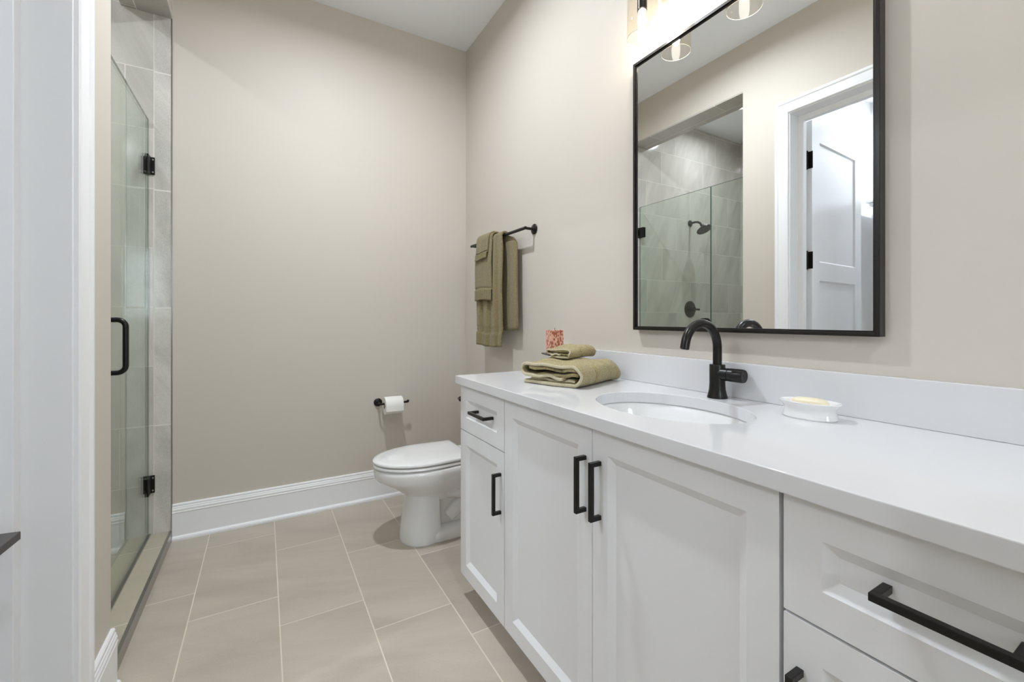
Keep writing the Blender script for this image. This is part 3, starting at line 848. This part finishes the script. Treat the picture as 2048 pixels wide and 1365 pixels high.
def rrect(xa, xb, wd, z_, r=.03, n=5):
    p = []
    for cx, cy, a0 in ((xb - r, TY + wd - r, 0), (xa + r, TY + wd - r, PI / 2), (xa + r, TY - wd + r, PI), (xb - r, TY - wd + r, 1.5 * PI)):
        for i in range(n + 1):
            a = a0 + PI / 2 * i / n
            p.append((cx + r * math.cos(a), cy + r * math.sin(a), z_))
    return p
loft(bm, [rrect(1.075, 1.215, .185, .398), rrect(1.065, 1.222, .195, .45), rrect(1.058, 1.225, .205, .735)])
obj('tank', bm, M['porcelain'], to, smooth=True)
bm = bmesh.new()
loft(bm, [rrect(1.052, 1.227, .209, .7355), rrect(1.050, 1.227, .211, .745), rrect(1.052, 1.227, .209, .762), rrect(1.062, 1.220, .200, .770)])
obj('tank_lid', bm, M['porcelain'], to, smooth=True)
bm = bmesh.new()
tube(bm, [(1.060, TY + .15, .688), (1.030, TY + .15, .688)], .009, 14)
tube(bm, [(1.032, TY + .155, .688), (1.018, TY + .145, .688), (1.000, TY + .125, .687), (0.994, TY + .085, .684)], [.008, .008, .0065, .0075], 14)
obj('flush_lever', bm, M['black'], to, smooth=True)

# ------------------------------------------------------------------ toilet paper holder and roll
ph_ = thing('toilet_paper_holder', 'black toilet paper holder with round rosette on beige back wall', 'toilet paper holder', (0.638, YB, 0.62))
PX, PZ = 0.637, 0.621
bm = bmesh.new(); lathe(bm, (PX, YB - .0005, PZ), (0, -1, 0), [(.026, 0), (.026, .006), (.022, .010), (.010, .013), (.009, .03)], 32); obj('rosette', bm, M['black'], ph_, smooth=True)
ax = YB - .076
bm = bmesh.new()
tube(bm, [(PX, YB - .02, PZ), (PX, ax + .012, PZ)] + arc((PX + .012, ax + .012, PZ), .012, PI, PI * 1.5, (1, 0, 0), (0, 1, 0), 6) + [(PX + .05, ax, PZ), (.812, ax, PZ)], .0068, 14)
tube(bm, [(.812, ax, PZ - .002), (.812, ax, PZ + .012)], .0078, 12)
obj('arm', bm, M['black'], ph_, smooth=True)
bm = bmesh.new()
RC = (0.660, ax, PZ - 0.0125)
lathe(bm, RC, (1, 0, 0), [(.0200, 0.0), (.0545, 0.0), (.0555, .0015), (.0555, .1085), (.0545, .110), (.0200, .110), (.0200, 0.0)], 48, False, False)
# hanging sheet
loft(bm, [[(RC[0] + a, ax - .0553 * math.cos(b_) , RC[2] + .0558 * math.sin(b_)) for a in (0.0005, .1095)] for b_ in (0.5, 0.25, 0)] +
         [[(RC[0] + a, ax - .0558, RC[2] - d_) for a in (0.0005, .1095)] for d_ in (.015, .03)], False, False, False)
rl = tag(obj('toilet_paper_roll', bm, M['paper'], smooth=True), 'white roll of toilet paper on the black holder', 'toilet paper')
bm = bmesh.new(); lathe(bm, RC, (1, 0, 0), [(.0198, .0005), (.0198, .1095), (.0188, .1095), (.0188, .0005), (.0198, .0005)], 32, False, False); obj('core', bm, M['core'], rl, smooth=True)

# ------------------------------------------------------------------ shower glass and fittings
YDOOR = 2.118
gd = thing('shower_door', 'frameless hinged clear glass shower door with black pull handle', 'shower door', (XG, 2.48, 0.06))
GT = 0.010
obj('door_glass', boxes((XG - GT / 2, XG + GT / 2, YDOOR + .002, YB - .008, .062, 2.178)), M['glass'], gd)
obj('glass_edge', boxes((XG - GT / 2 + .0012, XG + GT / 2 - .0012, YDOOR + .0005, YDOOR + .0018, .062, 2.178), (XG - GT / 2 + .0012, XG + GT / 2 - .0012, YDOOR + .002, YB - .008, 2.1782, 2.1795),
                        (XG - GT / 2 + .0012, XG + GT / 2 - .0012, YB - .0078, YB - .0066, .062, 2.178)), M['glass_edge'], gd)
for hz in (1.945, 0.31):
    bm = boxes((XG - .013, XG - .0055, YB - .062, YB - .010, hz - .045, hz + .045), (XG + .0055, XG + .013, YB - .062, YB - .010, hz - .045, hz + .045), (XG - .028, XG + .028, YB - .0075, YB - .0018, hz - .045, hz + .045),
               (XG - .010, XG + .010, YB - .016, YB - .0076, hz - .030, hz + .030))
    h_ = obj('hinge', bm, M['black'], gd, bevel=0.0015)
    bm = bmesh.new()
    for sx, sz in ((.020, .032), (.020, -.032), (-.020, .032), (-.020, -.032)):
        lathe(bm, (XG + sx, YB - .0076, hz + sz), (0, -1, 0), [(.004, 0), (.004, .001), (.002, .0016), (0, .0016)], 12)
    obj('screw', bm, M['chrome'], h_)
HYp = 2.170
for s in (1, -1):
    xb_ = XG + s * .056
    xa_ = XG + s * .0056
    pts = [(xa_, HYp, 1.156), (xb_ - s * .026, HYp, 1.156)] + [Vector((xb_ - s * .026 + s * .026 * math.sin(a), HYp, 1.130 + .026 * math.cos(a))) for a in [PI / 2 * i / 8 for i in range(1, 9)]]
    pts += [(xb_, HYp, 1.05)] + [Vector((xb_ - s * .026 + s * .026 * math.cos(a), HYp, .980 - .026 * math.sin(a))) for a in [PI / 2 * i / 8 for i in range(0, 9)]] + [(xa_, HYp, .954)]
    bm = bmesh.new(); tube(bm, pts, .0095, 18); obj('handle', bm, M['black'], gd, smooth=True)
fp = thing('glass_screen', 'fixed clear glass panel between shower door and near wall', 'shower panel', (XG, 1.96, 0.06))
obj('panel_glass', boxes((XG - GT / 2, XG + GT / 2, YS + .002, YDOOR - .004, .058, 2.178)), M['glass'], fp)
obj('glass_edge', boxes((XG - GT / 2 + .0012, XG + GT / 2 - .0012, YDOOR - .0038, YDOOR - .0025, .058, 2.178), (XG - GT / 2 + .0012, XG + GT / 2 - .0012, YS + .002, YDOOR - .004, 2.1782, 2.1795)), M['glass_edge'], fp)

shd = thing('showerhead', 'dark shower head on curved arm from the tiled wall', 'shower head', (-1.22, YB, 2.11))
SHX = -1.215
bm = bmesh.new(); lathe(bm, (SHX, YB - .0005, 2.11), (0, -1, 0), [(.032, 0), (.030, .008), (.018, .016), (.011, .020)], 28); obj('flange', bm, M['black'], shd, smooth=True)
bm = bmesh.new()
tube(bm, [(SHX, YB - .01, 2.11), (SHX, YB - .06, 2.112), (SHX, YB - .09, 2.107), (SHX, YB - .115, 2.092), (SHX, YB - .135, 2.070)], .0105, 16); obj('arm', bm, M['black'], shd, smooth=True)
bm = bmesh.new()
hd = Vector((0, -.55, -1)).normalized()
lathe(bm, (SHX, YB - .130, 2.078), hd, [(.013, 0), (.016, .010), (.016, .020), (.022, .030), (.050, .046), (.070, .058), (.072, .066), (.068, .071), (.0, .073)], 36); obj('head', bm, M['black'], shd, smooth=True)
sv = thing('shower_valve', 'dark round shower valve with lever knob low on tiled wall', 'shower valve', (SHX, YB, 1.26))
bm = bmesh.new(); lathe(bm, (SHX, YB - .0005, 1.255), (0, -1, 0), [(.082, 0), (.082, .004), (.076, .008), (.045, .012), (.026, .014), (.026, .05), (.024, .053), (0, .054)], 40); obj('escutcheon', bm, M['black'], sv, smooth=True)
bm = bmesh.new(); tube(bm, [(SHX - .01, YB - .04, 1.255), (SHX - .05, YB - .045, 1.253), (SHX - .075, YB - .05, 1.252)], [.012, .010, .011], 14); obj('handle', bm, M['black'], sv, smooth=True)

# ------------------------------------------------------------------ dark pedestal table whose corner shows at the left edge
tt = thing('side_table', 'dark square pedestal table, one corner poking in at left edge', 'table', (-0.58, 1.13, 0))
TC = Vector((-0.4366, 1.283, 0))
ea, eb = Vector((-0.97, 0.14, 0)).normalized(), Vector((-0.05, -1.0, 0)).normalized()
bm = bmesh.new()
cs = [TC, TC + ea * .30, TC + ea * .30 + eb * .30, TC + eb * .30]
loft(bm, [[c + Vector((0, 0, .703)) for c in cs], [c + Vector((0, 0, .72)) for c in cs]])
obj('table_top', bm, M['darkwood'], tt, bevel=.002)
cc = TC + ea * .15 + eb * .15
bm = bmesh.new(); lathe(bm, (cc.x, cc.y, 0), (0, 0, 1), [(.11, 0), (.11, .012), (.03, .02), (.022, .05), (.022, .66), (.06, .702)], 28); obj('pedestal', bm, M['darkwood'], tt, smooth=True)
